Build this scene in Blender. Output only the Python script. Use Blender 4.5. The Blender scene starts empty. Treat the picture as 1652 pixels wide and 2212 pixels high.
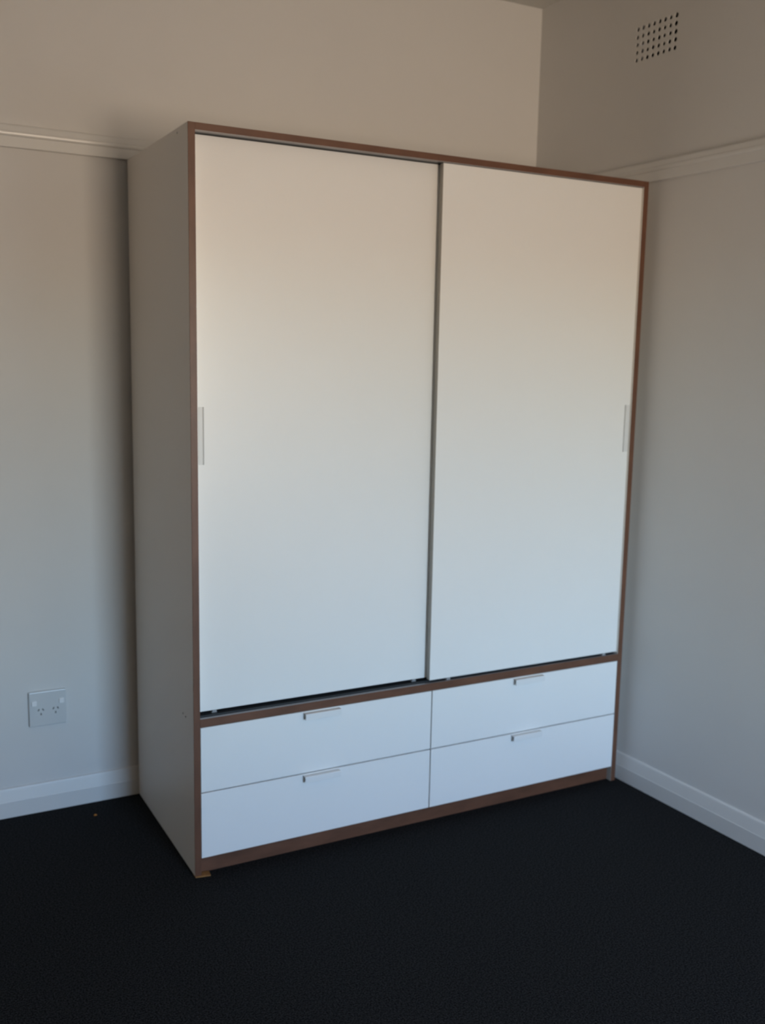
import bpy, bmesh, math, random
from mathutils import Vector, Matrix

random.seed(7)
scene = bpy.context.scene
COL = scene.collection

# ---------------------------------------------------------------- camera
CAM = Vector((-0.8048, -2.5703, 1.4674))
YAW, PITCH, ROLL = 0.4943, -0.1526, 0.0194
FPX, WPX, HPX = 2160.3, 1652.0, 2212.0
fwd = Vector((math.sin(YAW) * math.cos(PITCH), math.cos(YAW) * math.cos(PITCH), math.sin(PITCH)))
r0 = Vector((math.cos(YAW), -math.sin(YAW), 0.0))
u0 = r0.cross(fwd)
right = r0 * math.cos(ROLL) + u0 * math.sin(ROLL)
up = u0 * math.cos(ROLL) - r0 * math.sin(ROLL)
cam = bpy.data.cameras.new('camera')
cam.sensor_fit = 'VERTICAL'
cam.sensor_height = 36.0
cam.lens = FPX / HPX * 36.0
cam.clip_start = 0.02
cam_o = bpy.data.objects.new('camera', cam)
COL.objects.link(cam_o)
cam_o.matrix_world = Matrix(((right.x, up.x, -fwd.x, CAM.x), (right.y, up.y, -fwd.y, CAM.y),
                             (right.z, up.z, -fwd.z, CAM.z), (0, 0, 0, 1)))
cam.dof.use_dof = True                      # the hand-held shot is slightly out of focus
cam.dof.focus_distance = 1.75
cam.dof.aperture_fstop = (cam.lens / 1000.0) / 0.0072
scene.camera = cam_o

# ---------------------------------------------------------------- room size
YW = 0.632            # wall behind the wardrobe
YF = -4.60            # window wall, behind the camera
XL = -4.00            # left wall
ZC = 2.753            # ceiling
XR0, SLOPE = 1.572, 0.033   # right wall: x = XR0 - SLOPE * y (not quite square to the back wall)
WIN = (0.10, 1.05, 0.65, 2.10)   # window opening x0, x1, z0, z1

# ---------------------------------------------------------------- world: daylight outside
SKY = (4.95, 5.68, 6.27)
GROUND = (24.4, 19.5, 15.0)
SKY_S, GROUND_S = 1.0, 1.0
world = bpy.data.worlds.new('daylight')
scene.world = world
world.use_nodes = True
nt = world.node_tree
nt.nodes.clear()
wo = nt.nodes.new('ShaderNodeOutputWorld')
bg = nt.nodes.new('ShaderNodeBackground')
tc = nt.nodes.new('ShaderNodeTexCoord')
sep = nt.nodes.new('ShaderNodeSeparateXYZ')
mr = nt.nodes.new('ShaderNodeMapRange')
mr.interpolation_type = 'SMOOTHSTEP'
HOR0 = 0.02
HOR1 = 0.08
mr.inputs['From Min'].default_value = HOR0
mr.inputs['From Max'].default_value = HOR1
mix = nt.nodes.new('ShaderNodeMix')
mix.data_type = 'RGBA'
nt.links.new(tc.outputs['Generated'], sep.inputs[0])
nt.links.new(sep.outputs['Z'], mr.inputs['Value'])
nt.links.new(mr.outputs['Result'], mix.inputs['Factor'])
SUN_EL = 40.0         # the sun stands off to one side of the house, out of the window's view
SUN_ROT = 227.0
sky = nt.nodes.new('ShaderNodeTexSky')
sky.sky_type = 'NISHITA'
sky.sun_disc = False
sky.sun_elevation = math.radians(SUN_EL)
sky.sun_rotation = math.radians(SUN_ROT)
tint = nt.nodes.new('ShaderNodeVectorMath')
tint.operation = 'MULTIPLY'
tint.inputs[1].default_value = [c * SKY_S for c in SKY]
nt.links.new(sky.outputs[0], tint.inputs[0])
nt.links.new(tint.outputs[0], mix.inputs['B'])
mix.inputs['A'].default_value = (*[c * GROUND_S for c in GROUND], 1)
nt.links.new(mix.outputs['Result'], bg.inputs['Color'])
nt.links.new(bg.outputs[0], wo.inputs['Surface'])

# portal in the window opening: only guides the sampling of the daylight
pl = bpy.data.lights.new('window_portal', 'AREA')
pl.shape = 'RECTANGLE'
pl.size, pl.size_y = WIN[1] - WIN[0], WIN[3] - WIN[2]
pl.cycles.is_portal = True
po = bpy.data.objects.new('window_portal', pl)
COL.objects.link(po)
po.location = ((WIN[0] + WIN[1]) / 2, YF - 0.05, (WIN[2] + WIN[3]) / 2)
po.rotation_euler = (math.radians(90), 0, 0)

vs = scene.view_settings
vs.view_transform = 'Standard'
vs.look = 'None'
vs.gamma = 1.0
vs.use_curve_mapping = False
vs.exposure = 0.0
scene.cycles.max_bounces = 12
scene.cycles.diffuse_bounces = 8


# ---------------------------------------------------------------- materials
def material(name, color, rough=0.5, spec=0.5, metallic=0.0, noise=None, bump=None, wood=False, var=0.06, ramp=(0.3, 0.7)):
    m = bpy.data.materials.new(name)
    m.use_nodes = True
    t = m.node_tree
    b = t.nodes['Principled BSDF']
    b.inputs['Roughness'].default_value = rough
    b.inputs['Specular IOR Level'].default_value = spec
    b.inputs['Metallic'].default_value = metallic
    b.inputs['Base Color'].default_value = (*color, 1)
    co = t.nodes.new('ShaderNodeTexCoord')
    if noise:
        mp = t.nodes.new('ShaderNodeMapping')
        mp.inputs['Scale'].default_value = wood if wood else (1, 1, 1)
        n = t.nodes.new('ShaderNodeTexNoise')
        n.inputs['Scale'].default_value = noise
        n.inputs['Detail'].default_value = 5
        n.inputs['Roughness'].default_value = 0.62
        rmp = t.nodes.new('ShaderNodeValToRGB')
        rmp.color_ramp.elements[0].position = ramp[0]
        rmp.color_ramp.elements[1].position = ramp[1]
        rmp.color_ramp.elements[0].color = (*[c * (1 - var) for c in color], 1)
        rmp.color_ramp.elements[1].color = (*[min(1, c * (1 + var)) for c in color], 1)
        t.links.new(co.outputs['Object'], mp.inputs[0])
        t.links.new(mp.outputs[0], n.inputs['Vector'])
        t.links.new(n.outputs['Fac'], rmp.inputs[0])
        t.links.new(rmp.outputs[0], b.inputs['Base Color'])
    if bump:
        n2 = t.nodes.new('ShaderNodeTexNoise')
        n2.inputs['Scale'].default_value = bump[0]
        n2.inputs['Detail'].default_value = 3
        bp = t.nodes.new('ShaderNodeBump')
        bp.inputs['Strength'].default_value = bump[1]
        bp.inputs['Distance'].default_value = bump[2]
        t.links.new(co.outputs['Object'], n2.inputs['Vector'])
        t.links.new(n2.outputs['Fac'], bp.inputs['Height'])
        t.links.new(bp.outputs[0], b.inputs['Normal'])
    return m


LAM_R = 0.32
LAM_S = 0.7
FARWALL = (0.60, 0.53, 0.44)
SIDE = (0.84, 0.79, 0.73)  # white carcass foil, with the warm tone of its shade mixed into the colour
WALL = (0.67, 0.66, 0.645)
M_WALL = material('wall_paint', WALL, 0.75, 0.25, noise=3.0, var=0.015, bump=(180, 0.08, 0.001))
M_FAR = material('beige_wall_paint', FARWALL, 0.8, 0.2, noise=3.0, var=0.015)
M_CEIL = material('ceiling_paint', (0.60, 0.595, 0.57), 0.9, 0.2, noise=3.0, var=0.015)
M_TRIM = material('trim_gloss_paint', (0.68, 0.675, 0.66), 0.42, 0.5, noise=6.0, var=0.015, bump=(40, 0.05, 0.001))
M_RAIL = material('rail_gloss_paint', (0.67, 0.665, 0.65), 0.28, 0.5, noise=6.0, var=0.015)
M_LAM = material('white_laminate', (0.83, 0.83, 0.815), LAM_R, LAM_S, noise=1.5, var=0.008)
M_SIDE = material('white_foil_warm_shade_tint', SIDE, 0.45, 0.5, noise=1.5, var=0.008)
M_WOOD = material('brown_wood_edge', (0.130, 0.057, 0.032), 0.42, 0.45, noise=9.0, wood=(3, 3, 1.0), var=0.22)
M_WOODH = material('brown_wood_edge_lengthwise', (0.130, 0.057, 0.032), 0.42, 0.45, noise=9.0, wood=(1.0, 3, 3), var=0.22)
M_ALU = material('grey_aluminium', (0.30, 0.29, 0.295), 0.42, 0.5, metallic=0.6, noise=20, var=0.04)
M_GROOVE = material('dark_plastic_track', (0.035, 0.04, 0.045), 0.5, 0.4, noise=30, var=0.1)
M_HANDLE = material('white_metal_handle', (0.78, 0.78, 0.77), 0.32, 0.5, noise=10, var=0.01)
M_HANDLE_IN = material('dark_handle_underside', (0.10, 0.105, 0.11), 0.6, 0.3, noise=20, var=0.05)
M_GUIDE = material('pale_plastic_guide', (0.26, 0.27, 0.28), 0.4, 0.5, noise=20, var=0.03)
M_PULL = material('pale_grey_pull', (0.70, 0.70, 0.69), 0.4, 0.4, noise=10, var=0.01)
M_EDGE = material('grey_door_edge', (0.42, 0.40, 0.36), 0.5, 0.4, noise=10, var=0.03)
M_CAP = material('grey_screw_cap', (0.45, 0.42, 0.38), 0.5, 0.4, noise=60, var=0.1)
M_PLAST = material('white_plastic', (0.62, 0.63, 0.63), 0.28, 0.5, noise=15, var=0.01)
M_BTN = material('bright_white_plastic', (0.85, 0.85, 0.85), 0.25, 0.5, noise=15, var=0.01)
M_DARK = material('dark_cavity', (0.014, 0.011, 0.010), 0.9, 0.1, noise=40, var=0.2)
M_SHIM = material('tan_cardboard', (0.27, 0.13, 0.045), 0.8, 0.2, noise=60, var=0.15)
M_CRUMB = material('orange_crumb', (0.50, 0.20, 0.04), 0.7, 0.3, noise=200, var=0.2)
M_CARPET = material('charcoal_carpet', (0.0155, 0.0160, 0.0168), 0.95, 0.10, noise=230, var=1.0, bump=(420, 0.9, 0.004), ramp=(0.36, 0.64))


# ---------------------------------------------------------------- helpers
def box(bm, x0, x1, y0, y1, z0, z1, mi=0):
    vs_ = [bm.verts.new(c) for c in ((x0, y0, z0), (x1, y0, z0), (x1, y1, z0), (x0, y1, z0),
                                     (x0, y0, z1), (x1, y0, z1), (x1, y1, z1), (x0, y1, z1))]
    fs = []
    for q in ((0, 3, 2, 1), (4, 5, 6, 7), (0, 1, 5, 4), (1, 2, 6, 5), (2, 3, 7, 6), (3, 0, 4, 7)):
        f = bm.faces.new([vs_[i] for i in q])
        f.material_index = mi
        fs.append(f)
    return fs


def prism(bm, prof, a, b, axis=0, mi=0):
    """extrude a closed profile along an axis; prof holds the other two coordinates in order"""
    def pt(p, s):
        return (s, p[0], p[1]) if axis == 0 else ((p[0], s, p[1]) if axis == 1 else (p[0], p[1], s))
    A = [bm.verts.new(pt(p, a)) for p in prof]
    B = [bm.verts.new(pt(p, b)) for p in prof]
    n = len(prof)
    fs = [bm.faces.new((A[i], A[(i + 1) % n], B[(i + 1) % n], B[i])) for i in range(n)]
    fs += [bm.faces.new(A), bm.faces.new(B[::-1])]
    for f in fs:
        f.material_index = mi
    return fs


def obj(name, bm, mats, parent=None, bevel=0.0, seg=2, smooth=False):
    bmesh.ops.recalc_face_normals(bm, faces=bm.faces)
    me = bpy.data.meshes.new(name)
    bm.to_mesh(me)
    bm.free()
    for m in (mats if isinstance(mats, (list, tuple)) else [mats]):
        me.materials.append(m)
    o = bpy.data.objects.new(name, me)
    COL.objects.link(o)
    if parent is not None:
        o.parent = parent
    if bevel:
        bv = o.modifiers.new('bevel', 'BEVEL')
        bv.width = bevel
        bv.segments = seg
        bv.limit_method = 'ANGLE'
    if smooth:
        for p in me.polygons:
            p.use_smooth = True
    return o


def new():
    return bmesh.new()


def boxobj(name, dims, mats, parent=None, bevel=0.0, seg=2):
    bm = new()
    box(bm, *dims)
    return obj(name, bm, mats, parent, bevel, seg)


def tag(o, label, cat, group=None, kind=None):
    o['label'] = label
    o['category'] = cat
    if group:
        o['group'] = group
    if kind:
        o['kind'] = kind
    return o


def thing(name, label, cat, loc=(0, 0, 0), group=None):
    o = bpy.data.objects.new(name, None)
    o.empty_display_size = 0.1
    COL.objects.link(o)
    o.location = loc
    return tag(o, label, cat, group)


def panel_with_hole(bm, x0, x1, z0, z1, hx0, hx1, hz0, hz1, y0, y1):
    """upright slab in the xz plane with a rectangular opening, one continuous mesh"""
    xs, zs = [x0, hx0, hx1, x1], [z0, hz0, hz1, z1]
    g = {}
    for k, y in enumerate((y0, y1)):
        for i, x in enumerate(xs):
            for j, z in enumerate(zs):
                g[i, j, k] = bm.verts.new((x, y, z))
    for i in range(3):
        for j in range(3):
            if i == 1 and j == 1:
                continue
            bm.faces.new((g[i, j, 0], g[i + 1, j, 0], g[i + 1, j + 1, 0], g[i, j + 1, 0]))
            bm.faces.new((g[i, j, 1], g[i, j + 1, 1], g[i + 1, j + 1, 1], g[i + 1, j, 1]))
    for a, b in (((1, 1), (2, 1)), ((2, 1), (2, 2)), ((2, 2), (1, 2)), ((1, 2), (1, 1)),
                 ((0, 0), (3, 0)), ((3, 0), (3, 3)), ((3, 3), (0, 3)), ((0, 3), (0, 0))):
        if a[0] in (0, 3) and b[0] in (0, 3) and (a[1] in (0, 3) and b[1] in (0, 3)):
            pts = ([(i, a[1]) for i in range(4)] if a[1] == b[1] else [(a[0], j) for j in range(4)])
            for p, q in zip(pts, pts[1:]):
                bm.faces.new((g[p[0], p[1], 0], g[q[0], q[1], 0], g[q[0], q[1], 1], g[p[0], p[1], 1]))
        else:
            bm.faces.new((g[a[0], a[1], 0], g[b[0], b[1], 0], g[b[0], b[1], 1], g[a[0], a[1], 1]))


# ---------------------------------------------------------------- the setting
XRF = XR0 - SLOPE * YF      # right wall's x at the window wall
XRB = XR0 - SLOPE * YW      # right wall's x at the back wall

tag(boxobj('floor', (XL - 0.15, XRF + 0.15, YF - 0.15, YW + 0.15, -0.12, 0.0), M_CARPET),
    'charcoal grey short pile carpet covering the floor', 'carpet', kind='structure')
tag(boxobj('ceiling', (XL - 0.15, XRF + 0.15, YF - 0.15, YW + 0.15, ZC, ZC + 0.12), M_CEIL),
    'plain off white flat ceiling above the wardrobe', 'ceiling', kind='structure')
tag(boxobj('wall_back', (XL - 0.15, XRB, YW, YW + 0.15, 0, ZC), M_WALL),
    'pale grey painted wall behind the wardrobe', 'wall', kind='structure')
tag(boxobj('wall_left', (XL - 0.15, XL, YF, YW, 0, ZC), M_FAR),
    'beige painted wall facing the wardrobe side', 'wall', kind='structure')
bm = new()
panel_with_hole(bm, XL - 0.15, XRF, 0, ZC, *WIN, YF - 0.15, YF)
tag(obj('wall_front', bm, M_FAR), 'beige painted wall with the window opening', 'wall', kind='structure')

# right wall: local frame, x' runs from the back corner towards the camera, y' points out of the room
ang = math.atan2(-1.0, SLOPE)
MR = Matrix.Translation((XRB, YW, 0)) @ Matrix.Rotation(ang, 4, 'Z')
cosw = math.sqrt(1 + SLOPE * SLOPE)


def along(y):           # distance along the right wall for a given world y
    return (YW - y) * cosw


LR = along(YF - 0.15)
# vent: hole centres y 0.1245 .. -0.044, z 2.4555 .. 2.5525
V_S0, V_S1 = along(0.1245), along(-0.044)
V_Z0, V_Z1 = 2.4555, 2.5525
VP = (V_S1 - V_S0) / 7
VQ = (V_Z1 - V_Z0) / 4
VX0, VX1, VZ0, VZ1 = V_S0 - VP * 0.9, V_S1 + VP * 0.9, V_Z0 - VQ * 0.9, V_Z1 + VQ * 0.9
bm = new()
panel_with_hole(bm, -0.15, LR, 0, ZC, VX0, VX1, VZ0, VZ1, 0.0, 0.15)
wr = tag(obj('wall_right', bm, M_WALL), 'pale grey painted wall with the air vent', 'wall', kind='structure')
wr.matrix_world = MR

# skirting and picture rail profiles: (distance out of the wall, z)
SKIRT = [(0, 0), (0.015, 0), (0.015, 0.0515), (0.0140, 0.0535), (0.0072, 0.0885), (0.0060, 0.0925), (0.0035, 0.0948), (0, 0.0955)]
RAIL = [(0, 2.053), (0.0135, 2.053), (0.0145, 2.0545), (0.0145, 2.0830), (0.0162, 2.0842), (0.0178, 2.0862), (0.0187, 2.0890),
        (0.0193, 2.0922), (0.0194, 2.0945), (0.0188, 2.0965), (0.0175, 2.0980),
        (0.0165, 2.1120), (0.0150, 2.1155), (0.0110, 2.1175), (0, 2.118)]
bm = new()
prism(bm, [(YW - d, z) for d, z in SKIRT], XL, XRB)
tag(obj('baseboard_back', bm, M_TRIM), 'off white skirting board along the wall behind the wardrobe', 'skirting board', kind='structure')
bm = new()
prism(bm, [(YW - d, z) for d, z in RAIL], XL, XRB)
tag(obj('trim_1', bm, M_RAIL), 'off white picture rail on the wall behind the wardrobe', 'picture rail', kind='structure')
bm = new()
prism(bm, [(-d, z) for d, z in SKIRT], 0.0, along(YF))
o = tag(obj('baseboard_right', bm, M_TRIM), 'off white skirting board along the wall with the vent', 'skirting board', kind='structure')
o.matrix_world = MR
bm = new()
prism(bm, [(-d, z) for d, z in RAIL], 0.0, along(YF))
o = tag(obj('trim_2', bm, M_RAIL), 'off white picture rail on the wall below the vent', 'picture rail', kind='structure')
o.matrix_world = MR

# window behind the camera: the daylight comes through it
bm = new()
x0, x1, z0, z1 = WIN
panel_with_hole(bm, x0, x1, z0, z1, x0 + 0.05, x1 - 0.05, z0 + 0.05, z1 - 0.05, YF - 0.12, YF - 0.07)
win = tag(obj('window_1', bm, M_TRIM), 'white window frame in the wall opposite the wardrobe', 'window', kind='structure')
boxobj('window_sill', (x0 - 0.05, x1 + 0.05, YF - 0.06, YF + 0.04, z0 - 0.03, z0), M_TRIM, win)

# air vent in the right wall
vent = thing('air_vent', 'small painted wall vent with rows of dark round holes above picture rail', 'vent')
vent.matrix_world = MR
bm = new()
NH = 12
for i in range(8):
    for j in range(5):
        cx = V_S0 + VP * i
        cz = V_Z0 + VQ * j
        cx0 = VX0 if i == 0 else cx - VP / 2
        cx1 = VX1 if i == 7 else cx + VP / 2
        cz0 = VZ0 if j == 0 else cz - VQ / 2
        cz1 = VZ1 if j == 4 else cz + VQ / 2
        rad = 0.0070 * random.uniform(0.93, 1.07) * (1.12 if i == 7 else 1.0)
        jx, jz = random.uniform(-.0006, .0006), random.uniform(-.0006, .0006)
        outer, inner, deep = [], [], []
        for k in range(NH):
            a = 2 * math.pi * (k + 0.5) / NH
            c, s = math.cos(a), math.sin(a)
            t = 1.0 / max(abs(c), abs(s))
            ux, uz = c * t, s * t
            px = cx + ux * ((cx1 - cx) if ux > 0 else (cx - cx0))
            pz = cz + uz * ((cz1 - cz) if uz > 0 else (cz - cz0))
            outer.append(bm.verts.new((px, 0.0, pz)))
            inner.append(bm.verts.new((cx + jx + c * rad, 0.0, cz + jz + s * rad)))
            deep.append(bm.verts.new((cx + jx + c * rad * 0.92, 0.0025, cz + jz + s * rad * 0.92)))
        # corner vertices of the cell
        for k in range(NH):
            k2 = (k + 1) % NH
            a0, a1 = 2 * math.pi * (k + .5) / NH, 2 * math.pi * (k + 1.5) / NH
            q = None
            for m_ in range(4):
                ca = math.pi / 4 + m_ * math.pi / 2
                if a0 < ca < a1:
                    q = bm.verts.new((cx1 if m_ in (0, 3) else cx0, 0.0, cz1 if m_ in (0, 1) else cz0))
            f = [outer[k], outer[k2], inner[k2], inner[k]] if q is None else [outer[k], q, outer[k2], inner[k2], inner[k]]
            bm.faces.new(f)
            bm.faces.new((inner[k], inner[k2], deep[k2], deep[k]))
bmesh.ops.remove_doubles(bm, verts=bm.verts, dist=1e-5)
obj('vent_plate', bm, M_WALL, vent)
bm = new()
box(bm, VX0 + 0.0005, VX1 - 0.0005, 0.05, 0.058, VZ0 + 0.0005, VZ1 - 0.0005)
o = obj('vent_backing', bm, M_DARK, vent)
o['label'] = 'dark cavity behind the vent holes'

# ---------------------------------------------------------------- wardrobe
W, D, H = 1.54, 0.61, 2.05
T = 0.019
SH0, SH1 = 0.442, 0.466
wd = thing('wardrobe', 'tall white sliding door wardrobe with brown wood edging and four drawers', 'wardrobe')
EB = 0.0012


def edged(name, dims, edge_dims, parent, wood):
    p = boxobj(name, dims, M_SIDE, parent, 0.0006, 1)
    e = boxobj('edge_strip', edge_dims, wood, p, 0.0004, 1)
    e['label'] = 'brown wood grain edging'
    return p


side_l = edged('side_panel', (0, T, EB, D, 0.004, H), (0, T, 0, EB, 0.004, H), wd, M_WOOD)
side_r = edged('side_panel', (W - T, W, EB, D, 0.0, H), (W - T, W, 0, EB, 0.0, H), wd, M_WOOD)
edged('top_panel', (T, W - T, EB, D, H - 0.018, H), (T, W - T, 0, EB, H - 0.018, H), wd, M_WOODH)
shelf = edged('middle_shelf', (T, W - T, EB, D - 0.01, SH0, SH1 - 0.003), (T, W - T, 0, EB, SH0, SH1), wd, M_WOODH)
boxobj('back_panel', (T, W - T, D - 0.008, D - 0.002, 0.05, H - 0.018), M_LAM, wd)
boxobj('drawer_divider', (W / 2 - 0.008, W / 2 + 0.008, 0.03, D - 0.01, 0.06, SH0), M_LAM, wd)
o = boxobj('plinth', (T, W - T, 0.022, 0.040, 0.0, 0.0535), M_WOODH, wd, 0.0005, 1)
o['label'] = 'brown wood grain plinth set back under the drawers'
boxobj('bottom_panel', (T, W - T, 0.040, D - 0.01, 0.042, 0.0535), M_LAM, wd)
o = boxobj('side_inner_strip', (W - T - 0.0008, W - T, EB, 0.022, 0.0, 0.0535), M_EDGE, side_r)  # thin strip that colours the panel's inner face grey brown
o['label'] = 'grey brown strip over the inner face of the side panel below the drawers'
# screw caps on the left side panel
for y, z in ((0.090, 2.037), (0.098, 0.4555), (0.073, 0.454)):
    bm = new()
    bmesh.ops.create_cone(bm, cap_ends=True, segments=16, radius1=0.0032, radius2=0.0028, depth=0.0012,
                          matrix=Matrix.Translation((-0.0004, y, z)) @ Matrix.Rotation(-math.pi / 2, 4, 'Y'))
    obj('screw_cap', bm, M_CAP, side_l)

# tracks
zt = H - 0.018
bm = new()
prism(bm, [(0.0035, zt), (0.0035, zt - 0.0015), (0.018, zt - 0.0015), (0.018, zt)], T, W - T)
o = obj('upper_track', bm, M_ALU, wd)
o['label'] = 'grey aluminium sliding track under the top'
bm = new()
prism(bm, [(0.018, zt), (0.018, zt - 0.0012), (0.062, zt - 0.0012), (0.062, zt)], T, W - T)
o = obj('track_channel', bm, M_GROOVE, wd)
o['label'] = 'dark grooved channel of the upper track'
zs = SH1 - 0.003
bm = new()
prism(bm, [(0.0014, zs), (0.0014, zs + 0.0034), (0.010, zs + 0.0034), (0.010, zs)], T, W - T)
o = obj('lower_track', bm, M_ALU, wd)
o['label'] = 'grey aluminium front rail of the lower track'
bm = new()
prism(bm, [(0.010, zs), (0.010, zs + 0.0012), (0.024, zs + 0.0012), (0.024, zs + 0.0035), (0.027, zs + 0.0035),
           (0.027, zs + 0.0012), (0.064, zs + 0.0012), (0.064, zs)], T, W - T)
o = obj('track_channel', bm, M_GROOVE, wd)
o['label'] = 'dark grooved channel of the lower track'

# sliding doors
DT = 0.016


def pull(door, xa, xb, yf, lip_left):
    """slim upright pull: a flat strip with a raised lip on its inner side"""
    bm = new()
    z0, z1 = 1.172, 1.328
    if lip_left:
        prof = [(xa, yf), (xa, yf - 0.0062), (xa + 0.0022, yf - 0.0062), (xa + 0.0030, yf - 0.0022), (xb, yf - 0.0014), (xb, yf)]
    else:
        prof = [(xa, yf), (xa, yf - 0.0014), (xb - 0.0030, yf - 0.0022), (xb - 0.0022, yf - 0.0062), (xb, yf - 0.0062), (xb, yf)]
    prism(bm, prof, z0, z1, axis=2)
    return obj('door_pull', bm, M_PULL, door, 0.0004, 1)


YL, YR = 0.040, 0.008
dl = boxobj('sliding_door', (T + 0.001, 0.800, YL, YL + DT, 0.4735, zt - 0.0025), M_LAM, wd, 0.0008, 2)
dr = boxobj('sliding_door', (0.764, W - T - 0.001, YR, YR + DT, 0.4735, zt - 0.0025), M_LAM, wd, 0.0008, 2)
pull(dl, 0.0335, 0.0485, YL, False)
pull(dr, 1.497, 1.519, YR, True)
o = boxobj('door_edge', (0.7625, 0.764, YR + 0.0006, YR + DT, 0.4740, zt - 0.003), M_EDGE, dr)
o['label'] = 'grey edge of the front sliding door'
# lower guides of the doors
for d, xs_, y0_ in ((dl, (0.066, 0.718), YL), (dr, (0.826, 1.458), YR)):
    for xg in xs_:
        bm = new()
        prism(bm, [(xg, 0.4648), (xg + 0.016, 0.4648), (xg + 0.014, 0.474), (xg + 0.003, 0.474)], y0_ + 0.001, y0_ + 0.013, axis=1)
        o = obj('door_guide', bm, M_GUIDE, d, 0.0008, 1)

# drawers
first = None
for cx0, cx1, hx in ((T + 0.001, 0.7675, 0.331), (0.7712, W - T - 0.001, 1.0785)):
    for z0, z1 in ((0.2515, SH0 - 0.0015), (0.0545, 0.2475)):
        bm = new()
        box(bm, cx0, cx1, 0.0, 0.016, z0, z1)
        dw = obj('drawer', bm, M_LAM, wd, 0.0008, 2)
        bm = new()      # the drawer box behind its front
        xa, xb, ya, yb, za, zb = cx0 + 0.012, cx1 - 0.014, 0.016, 0.50, z0 + 0.012, z1 - 0.035
        box(bm, xa, xa + 0.012, ya, yb, za, zb)
        box(bm, xb - 0.012, xb, ya, yb, za, zb)
        box(bm, xa + 0.012, xb - 0.012, yb - 0.012, yb, za, zb)
        box(bm, xa + 0.012, xb - 0.012, ya, yb - 0.012, za, za + 0.006)
        obj('drawer_box', bm, M_LAM, dw)
        # handle: flange out from the top edge of the front, folded down into a lip, dark inside
        ha, hb = hx, hx + 0.116
        zt_ = z1 - 0.0025
        yo = -0.0185
        bm = new()
        prof = [(0.0, zt_), (yo + 0.0015, zt_), (yo, zt_ - 0.0015), (yo, zt_ - 0.0185), (yo + 0.002, zt_ - 0.0185),
                (yo + 0.002, zt_ - 0.002), (0.0, zt_ - 0.002)]
        prism(bm, prof, ha, hb)
        hd = obj('handle', bm, M_HANDLE, dw, 0.0003, 1)

# ---------------------------------------------------------------- small things
# power point on the back wall
px0, px1, pz0, pz1 = -0.341, -0.2265, 0.286, 0.4005
out = thing('power_outlet', 'square white double power outlet with two switches on the wall', 'outlet', ((px0 + px1) / 2, YW, pz0))
ox, oz = -(px0 + px1) / 2, -pz0


def oprism(bm, pts, ya, yb):
    prism(bm, [(p[0] + ox, p[1] + oz) for p in pts], ya, yb, axis=1)


def rrect(x0, x1, z0, z1, r, n=5):
    pts = []
    for cx, cz, a0 in ((x1 - r, z1 - r, 0), (x0 + r, z1 - r, 90), (x0 + r, z0 + r, 180), (x1 - r, z0 + r, 270)):
        for k in range(n):
            a = math.radians(a0 + 90 * k / (n - 1))
            pts.append((cx + r * math.cos(a), cz + r * math.sin(a)))
    return pts


bm = new()
oprism(bm, rrect(px0, px1, pz0, pz1, 0.003), -0.011, 0.0)
obj('face_plate', bm, M_PLAST, out, 0.0032, 3)
for sx0 in (-0.3335, -0.249):
    bm = new()
    oprism(bm, rrect(sx0, sx0 + 0.0155, 0.3555, 0.3715, 0.003), -0.0155, -0.0105)
    o = obj('switch', bm, M_BTN, out, 0.001, 2)
    o['label'] = 'bright white rocker switch'
for pins in (((-0.312, 0.3405, 30), (-0.2985, 0.3405, -30), (-0.305, 0.3265, 0)),
             ((-0.2665, 0.3405, 30), (-0.2530, 0.3405, -30), (-0.2600, 0.3265, 0))):
    for cx, cz, tilt in pins:
        a = math.radians(-tilt)
        pts = [(cx + dx * math.cos(a) - dz * math.sin(a), cz + dx * math.sin(a) + dz * math.cos(a))
               for dx, dz in ((-0.0015, -0.0037), (0.0015, -0.0037), (0.0015, 0.0037), (-0.0015, 0.0037))]
        bm = new()
        oprism(bm, pts, -0.01115, -0.0100)
        obj('pin_slot', bm, M_DARK, out)

# packing shim under the wardrobe's left front foot
bm = new()
prism(bm, [(0.0005, -0.0015), (0.043, -0.009), (0.046, 0.017), (0.030, 0.019), (0.0005, 0.021)], 0.0, 0.0038, axis=2)
tag(obj('packing_shim', bm, M_SHIM, None, 0.0004, 1),
    'small tan packing piece under the front corner of the wardrobe', 'shim')

# crumb on the carpet
bm = new()
bmesh.ops.create_icosphere(bm, subdivisions=2, radius=0.0042)
for v in bm.verts:
    v.co = Vector((v.co.x * 1.25, v.co.y * 0.9, max(v.co.z, -0.0028) * 0.75)) * random.uniform(0.82, 1.12)
crumb = tag(obj('crumb', bm, M_CRUMB), 'tiny orange crumb lying on the carpet near the skirting board', 'crumb')
crumb.location = (-0.166, 0.515, 0.0022)
